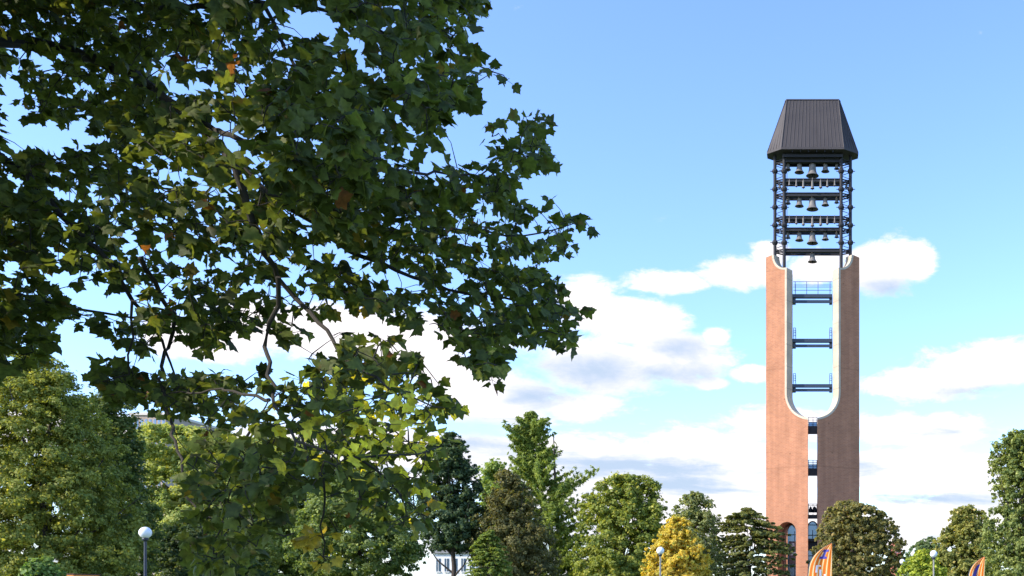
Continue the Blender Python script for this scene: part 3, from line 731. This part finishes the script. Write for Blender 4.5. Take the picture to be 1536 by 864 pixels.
# ------------------------------------------------------------------ foreground plane tree
lm_near = leafmat('plane_leaf', .42, .6, .3)
def mottle(m):                   # blotches and browning inside each leaf
    t = m.node_tree; a = [n for n in t.nodes if n.type == 'ATTRIBUTE'][0]; outs = [l.to_socket for l in a.outputs['Color'].links]
    tcn = t.nodes.new('ShaderNodeTexCoord'); n1_ = t.nodes.new('ShaderNodeTexNoise'); n1_.inputs['Scale'].default_value = 26; n1_.inputs['Detail'].default_value = 5
    t.links.new(tcn.outputs['Object'], n1_.inputs['Vector']); mr = t.nodes.new('ShaderNodeMapRange'); mr.inputs[1].default_value = .3; mr.inputs[2].default_value = .7; mr.inputs[3].default_value = .62; mr.inputs[4].default_value = 1.35
    t.links.new(n1_.outputs['Fac'], mr.inputs[0]); cb = t.nodes.new('ShaderNodeCombineXYZ')
    for i in range(3): t.links.new(mr.outputs[0], cb.inputs[i])
    mx = t.nodes.new('ShaderNodeMix'); mx.data_type = 'RGBA'; mx.blend_type = 'MULTIPLY'; mx.inputs[0].default_value = 1
    t.links.new(a.outputs['Color'], mx.inputs[6]); t.links.new(cb.outputs[0], mx.inputs[7])
    n2_ = t.nodes.new('ShaderNodeTexNoise'); n2_.inputs['Scale'].default_value = 9; n2_.inputs['Detail'].default_value = 7; t.links.new(tcn.outputs['Object'], n2_.inputs['Vector'])
    m2 = t.nodes.new('ShaderNodeMapRange'); m2.inputs[1].default_value = .62; m2.inputs[2].default_value = .72; m2.inputs[4].default_value = .75; t.links.new(n2_.outputs['Fac'], m2.inputs[0])
    br_ = t.nodes.new('ShaderNodeMix'); br_.data_type = 'RGBA'; t.links.new(m2.outputs[0], br_.inputs[0]); t.links.new(mx.outputs[2], br_.inputs[6]); br_.inputs[7].default_value = (.13,.085,.03,1)
    for o_ in outs: t.links.new(br_.outputs[2], o_)
mottle(lm_near)
def inpoly(x, y, poly):
    c = False; j = len(poly)-1
    for i in range(len(poly)):
        xi, yi = poly[i]; xj, yj = poly[j]
        if (yi > y) != (yj > y) and x < (xj-xi)*(y-yi)/(yj-yi)+xi: c = not c
        j = i
    return c
MAIN = [(-60,-60),(725,-60),(722,8),(706,20),(705,35),(690,50),(700,72),(712,90),(738,102),(750,116),(725,122),(702,118),(700,150),(692,162),
        (675,158),(668,190),(648,205),(632,198),(626,178),(606,152),(592,150),(590,190),(575,200),(580,228),(612,238),(628,268),(645,262),(662,270),(668,245),(690,245),
        (708,262),(722,245),(742,240),(758,228),(775,218),(786,196),(790,182),(826,180),(828,192),(812,202),(826,238),(815,262),(792,272),(776,266),
        (772,290),(790,305),(800,322),(820,304),(816,322),(842,338),(850,314),(868,322),(880,334),(864,348),(852,368),(862,384),(846,390),(836,408),
        (846,438),(866,454),(862,472),(848,486),(850,500),(846,520),(830,512),(808,506),(780,518),(766,540),(746,556),(736,574),(718,570),(702,550),(690,525),
        (668,505),(650,490),(620,478),(585,468),(545,470),(500,478),(470,490),(440,510),(420,500),(395,488),(370,494),(340,502),(325,520),(300,526),(282,515),(268,500),(252,492),
        (240,500),(222,525),(205,520),(150,494),(95,484),(76,488),(74,520),(55,545),(20,560),(-60,560)]
LOWER = [(470,500),(500,490),(540,512),(575,500),(610,520),(640,545),(655,575),(686,608),(672,618),(655,622),(662,650),(674,668),(664,690),(650,715),(640,740),(600,745),(575,735),(545,745),
         (500,720),(470,735),(440,720),(430,760),(405,790),(380,830),(360,870),(300,870),(285,830),(300,790),(280,750),(290,715),(280,690),(285,650),(290,615),(262,622),(240,618),
         (228,596),(195,596),(165,600),(148,580),(140,556),(160,544),(200,550),(240,570),(300,566),(350,572),(380,560),(400,540),(430,545),(455,530)]
HANG = [(445,785),(480,790),(500,840),(480,855),(455,820)]
LOW2 = [(500,735),(600,745),(655,735),(662,775),(640,800),(600,805),(560,790),(520,780)]
HOLES = [(15,71,10,20),(12,140,16,40),(60,88,20,14),(88,205,58,24),(16,212,18,22),(110,138,8,12),(230,92,14,8),(265,125,22,13),(312,122,20,14),(325,132,20,8),(365,135,9,8),
 (305,15,15,12),(318,190,18,9),(352,215,20,10),(378,238,20,14),(225,245,15,14),(182,262,9,9),(290,262,15,16),(255,260,6,9),(400,14,20,10),(420,32,12,12),(432,72,18,20),(470,22,20,22),(383,115,8,10),
 (437,175,9,9),(420,195,11,8),(20,278,11,6),(100,330,9,12),(137,293,13,6),(75,367,13,9),(8,400,15,28),(195,358,20,28),(240,383,12,7),(285,390,18,8),(297,400,15,19),(162,412,12,12),
 (250,428,22,8),(248,450,14,13),(375,430,20,16),(438,410,17,17),(410,385,12,7),(465,370,8,13),(450,330,11,20),(342,280,9,18),(370,283,12,10),(460,25,18,24),(500,52,20,20),(542,75,18,22),(500,95,12,9),
 (555,112,18,13),(592,32,8,8),(610,90,14,12),(650,66,13,8),(650,85,17,7),(515,240,15,9),(470,222,12,8),(505,378,28,12),(535,400,12,12),(455,330,12,18),(590,330,9,9),(685,335,12,8),(722,320,12,10),
 (735,385,14,8),(675,400,12,18),(690,425,20,10),(582,408,24,12),(615,415,15,10),(800,345,12,14),(835,402,14,12),(530,477,40,10),(570,490,25,12),(85,415,26,18),(125,440,30,16),(165,455,38,20),(200,455,16,24),
 (30,155,22,18),(170,150,6,8),(600,268,12,7),(560,255,8,8),(540,300,6,6),(640,300,8,7),(710,285,8,8),(760,320,9,8),(780,390,8,8),(655,555,14,10),(625,600,10,10),(430,545,24,12),(520,520,14,8),(590,540,10,8),(560,565,7,7),(610,500,16,10),(640,470,9,7)]
def inhole(x, y, m=0):
    for cx_, cy_, rx, ry in HOLES:
        if ((x-cx_)/(rx+m))**2+((y-cy_)/(ry+m))**2 < 1: return True
    return False
def depth_at(px, py):
    d = 7.3 + .9*math.sin(px*.0075+1.0) + .6*math.sin(py*.013+px*.004)
    if py > 520: d -= .3*min(1, (py-520)/80)
    if px < 250 and py > 380: d -= .4
    return d
plane = empty('plane_tree', (-11.2, 9.6, 0)); tag(plane, 'large leafy plane tree whose dark branches hang across the upper left', 'tree')
PO = Vector(plane.location)
BR = []                                                       # limbs: list of (points world, radii)
def limb(pix, r0, r1, dd=0.0, jit=.04):
    pts = []
    for i, (x, y) in enumerate(pix): pts.append(W(x, y, depth_at(x, y)+dd))
    # subdivide with slight wobble
    out = []
    for p, q in zip(pts, pts[1:]):
        n_ = max(2, int((q-p).length/.18))
        for k in range(n_): out.append(p.lerp(q, k/n_)+Vector((random.uniform(-jit, jit)*.5, random.uniform(-jit, jit), random.uniform(-jit, jit)*.5)))
    out.append(pts[-1]); n_ = len(out)
    BR.append((out, [r0+(r1-r0)*(i/(n_-1))**.8 for i in range(n_)]))
limb([(-120,60),(40,62),(100,75),(200,112),(290,180),(350,240),(400,292),(470,335),(520,372),(640,425),(760,450),(840,470)], .075, .010)
limb([(-120,-60),(60,-20),(200,10),(330,10),(440,5),(520,22),(600,62),(670,82),(740,108)], .06, .006, .3)
limb([(-120,180),(0,232),(40,262),(100,330),(160,390),(205,452),(240,500),(245,520),(262,562)], .05, .009, -.2)
limb([(205,385),(232,425),(262,470),(250,520),(240,570),(256,630),(276,700),(274,742),(300,770),(340,784),(400,800),(440,800)], .022, .006, -.3)
limb([(290,180),(420,230),(540,250),(640,262),(720,262),(800,230)], .03, .005, .2)
limb([(400,292),(520,320),(640,335),(760,352),(830,345),(870,332)], .028, .005, -.1)
limb([(380,-20),(415,45),(430,75),(445,120),(520,160),(600,165),(650,190)], .022, .005, .1)
limb([(350,240),(380,330),(420,420),(470,470),(520,540),(600,590),(650,610)], .03, .005, -.4)
limb([(420,420),(400,520),(410,600),(450,660),(540,690),(620,680),(660,670)], .02, .005, -.5)
limb([(-120,420),(0,440),(60,450),(150,470),(220,480)], .03, .008, -.2)
limb([(205,452),(190,560),(170,570),(150,572)], .012, .005, -.6)
limb([(410,600),(360,660),(340,740),(320,830)], .012, .005, -.3)
limb([(450,660),(490,720),(480,790),(485,835)], .01, .004, -.2)
limb([(540,690),(600,740),(640,780)], .01, .004, -.1)
limb([(410,600),(330,585),(250,590)], .014, .006, -.5)
# clusters
nodes = [p for b, _ in BR for p in b]
clusters = []
def sample(poly, n_, dspread, hm=0, sun=False):
    xs = [p[0] for p in poly]; ys = [p[1] for p in poly]; k = 0; t_ = 0
    while k < n_ and t_ < n_*40:
        t_ += 1
        x, y = random.uniform(min(xs), max(xs)), random.uniform(min(ys), max(ys))
        if not inpoly(x, y, poly) or inhole(x, y, hm): continue
        clusters.append(W(x, y, depth_at(x, y)+max(-1.1*dspread, random.gauss(0, dspread)))); k += 1
def parea(poly): return abs(sum(poly[i-1][0]*poly[i][1]-poly[i][0]*poly[i-1][1] for i in range(len(poly))))/2
sample(MAIN, int(parea(MAIN)/138), .6, 6)
sample(LOWER, int(parea(LOWER)/150), .5, 4)
sample(HANG, 9, .15); sample([(140,556),(165,542),(205,550),(245,566),(300,562),(360,566),(440,520),(520,505),(560,540),(470,600),(350,625),(285,618),(235,598),(165,600)], 240, .35, 2); sample(LOW2, 28, .4)
for x, y in ((742,188),(748,200),(738,205),(786,175),(828,300),(878,332),(884,340),(866,462),(848,520),(760,120),(720,5),(30,150),(700,270),(60,505),(682,610)): clusters.append(W(x, y, depth_at(x, y)))
def leafshape():
    h = [(.16,-.12),(.36,-.08),(.52,.02),(.43,.20),(.57,.30),(.70,.47),(.50,.54),(.33,.62),(.30,.76),(.14,.88)]
    out = [(0,.0)] + h + [(0,1.1)] + [(-x, y) for x, y in h[::-1]]
    V = [(0, .36, .0)] + [(x, y, -.22*abs(x)-.16*max(0, y-.5)**1.5-.05*(1 if abs(x) > .4 else 0)) for x, y in out]
    n_ = len(out); Fi = [(0, 1+i, 1+(i+1) % n_) for i in range(n_)]
    return np.array(V), np.array(Fi)
LV, LF = leafshape()
LV2 = np.array([(0,.36,0),(0,0,0),(.54,.06,-.12),(.40,.3,-.08),(.66,.54,-.18),(.24,.62,-.06),(0,1.1,-.1),(-.24,.62,-.06),(-.66,.54,-.18),(-.40,.3,-.08),(-.54,.06,-.12)]); LF2 = np.array([(0, 1+i, 1+(i+1)%10) for i in range(10)])
def build_leaves(B, T, size, colr, LV, LF, droop=.55, rnd=.65, sc_=1.0):
    """B base points, T outward direction"""
    n_ = len(B); ax = norm(T*1.0 + rng.normal(size=(n_, 3))*.55 + np.array([0, 0, -1.0])*(droop*rng.uniform(.3, 1.6, n_))[:, None])
    nr = rng.normal(size=(n_, 3))*rnd + np.array([0, -.18, .8]); nr = norm(nr - ax*np.sum(nr*ax, 1, keepdims=True))
    sd = np.cross(ax, nr); s = size*sc_*(.62+.62*rng.random(n_))
    wv = .75+.4*rng.random(n_); cu = rng.normal(1.2, 1.5, n_)
    P = B[:, None, :] + (sd[:, None, :]*(LV[None, :, 0]*wv[:, None])[..., None] + ax[:, None, :]*LV[None, :, 1, None] + nr[:, None, :]*(LV[None, :, 2]*cu[:, None])[..., None])*s[:, None, None]
    Fi = (LF[None] + (np.arange(n_)*len(LV))[:, None, None]).reshape(-1, 3)
    return P.reshape(-1, 3), Fi, np.repeat(colr, len(LV), 0)
def leafcols(n_):
    t = np.clip(rng.normal(.4, .3, n_), 0, 1)[:, None]
    C = np.array((.062,.088,.024))*(1-t) + np.array((.145,.175,.038))*t
    u = rng.random(n_)[:, None]
    C = np.where(u < .016, np.array((.20,.15,.03)), C); C = np.where(u < .007, np.array((.17,.07,.025)), C)
    C = np.where((u > .9), C*np.array((.55,.55,.6)), C)
    return C*(.8+.4*rng.random(n_))[:, None]
_r0 = np.array(W(600, 665, 6.9)); _rd = np.array(sdir)
def _open(c):
    v = np.array(c)-_r0; t_ = float(np.dot(v, _rd)); return not (t_ > .35 and np.linalg.norm(v-_rd*t_) < (.3 if t_ < .7 else .85))
clusters = [c for c in clusters if _open(c)]
# join clusters to the nearest wood (greedy growth), giving twigs
nod = np.array([tuple(p) for p in nodes]); cl = np.array([tuple(p) for p in clusters])
dist = np.array([np.min(np.sum((nod-c)**2, 1)) for c in cl]); par = np.array([np.argmin(np.sum((nod-c)**2, 1)) for c in cl])
done = np.zeros(len(cl), bool); allp = [tuple(p) for p in nod]; twigs = []
for _ in range(len(cl)):
    i = int(np.argmin(np.where(done, 1e9, dist))); done[i] = True
    twigs.append((allp[par[i]], tuple(cl[i]))); allp.append(tuple(cl[i])); d2 = np.sum((cl-cl[i])**2, 1)*1.15; better = (~done) & (d2 < dist)
    dist[better] = d2[better]; par[better] = len(allp)-1
bm = bmesh.new()
for pts, rd in BR: tube(bm, [p-PO for p in pts], rd, 8)
for a, b in twigs:
    a = Vector(a)-PO; b = Vector(b)-PO; L = (b-a).length
    if L > .6 or L < .02: continue
    m_ = a.lerp(b, .55)+Vector((random.uniform(-1, 1), random.uniform(-1, 1), random.uniform(-.2, 1)))*L*.12
    tube(bm, [a, m_, b], [.0055, .0042, .0028], 4, False)
B, T = [], []
tw = {tuple(b): a for a, b in twigs}
for c in clusters:
    a = Vector(tw[tuple(c)]) if tuple(c) in tw else c; dr = (c-a); dr = dr.normalized() if dr.length > .01 else Vector((1, 0, 0))
    for k in range(random.choice((2, 3, 3, 4))):
        th = random.uniform(0, 2*math.pi); d = Vector((math.cos(th), math.sin(th), random.uniform(-.4, .3)))
        d = (d+dr*.6).normalized(); q = c + d*random.uniform(.02, .09); B.append(tuple(q)); T.append(tuple(d))
        if random.random() < .6: tube(bm, [c-PO, q-PO], [.0022, .0016], 3, False)
obj('branches', bm, barkpale, plane)
B = np.array(B); T = np.array(T)
# sun glow on the low right spray, painted into its leaf colours
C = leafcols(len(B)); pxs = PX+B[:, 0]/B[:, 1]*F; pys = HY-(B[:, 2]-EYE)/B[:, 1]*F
glow = np.exp(-(((pxs-590)/110)**2+((pys-650)/65)**2)) ; m_ = (rng.random(len(B)) < glow*.8)[:, None]
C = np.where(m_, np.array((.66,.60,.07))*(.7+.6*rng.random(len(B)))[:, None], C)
hg = (pys > 770) & (pxs > 440) & (pxs < 505); C[hg] = np.array((.42,.32,.05))
V, Fi, CC = build_leaves(B, T, .103, C, LV, LF, sc_=np.where(pys > 560, .88, 1.0)*(1-.25*glow)); link('crown', arrmesh('crown', V-np.array(PO), Fi, CC), lm_near, plane)
# the rest of the crown, over and left of the frame, which shades the branches
CEN = np.array((-9.9, 6.7, 8.8)); pts = []
ray0 = _r0; ray1 = np.array(W(655, 610, 7.0)); rd_ = np.array(sdir)
while len(pts) < 4000:
    d = rng.normal(size=3); d /= np.linalg.norm(d); q = CEN + d*np.array((6.3, 6.2, 6.6))*rng.uniform(.45, 1)
    if q[2] < 2.4 and q[0] > -13: continue
    if q[1] > .4:
        px = PX+q[0]/q[1]*F; py = HY-(q[2]-EYE)/q[1]*F
        if px > -45 and -45 < py < 900: continue
        if px > 740 and py > -200 : continue
    if q[1] < 1.8 and q[0] > -4.5: continue
    if any(np.linalg.norm(q-r0_-rd_*np.dot(q-r0_, rd_)) < 1.5 for r0_ in (ray0, ray1)): continue
    pts.append(q)
pts = np.array(pts); B = np.repeat(pts, 5, 0)+rng.normal(size=(len(pts)*5, 3))*.16; T = norm(rng.normal(size=B.shape)*np.array((1, 1, .3)))
V, Fi, CC = build_leaves(B, T, .24, leafcols(len(B)), LV2, LF2); link('upper_crown', arrmesh('upper_crown', V-np.array(PO), Fi, CC), lm_near, plane)
bm = bmesh.new()
tube(bm, [(0,0,-.1),(0,0,.25),(.03,0,1.5),(0,.05,3.2),(.2,-.02,4.8),(.3,-.1,7),(.5,-.3,10),(.6,-.3,12.5)], [.52,.40,.34,.31,.27,.2,.12,.04], 16)
tr_top = Vector((.2, 0, 4.5))
for pts_, rd in BR:
    p0 = pts_[0]-PO
    if pts_[0].x < -7.6:
        s = Vector((.12, 0, max(3.2, min(7.5, p0.z-1.0)))); mid = s.lerp(p0, .5)+Vector((0, 0, .15)); tube(bm, [s, mid, p0], [rd[0]*1.7, rd[0]*1.3, rd[0]], 10)
for i in range(26):
    q = pts[rng.integers(len(pts))]-np.array(PO); s = Vector((.2, 0, min(10, max(4, q[2]*.6)))); e = Vector(q); tube(bm, [s, s.lerp(e, .5)+Vector((0, 0, .3)), e], [.09, .055, .012], 6)
obj('trunk', bm, barkpale, plane)
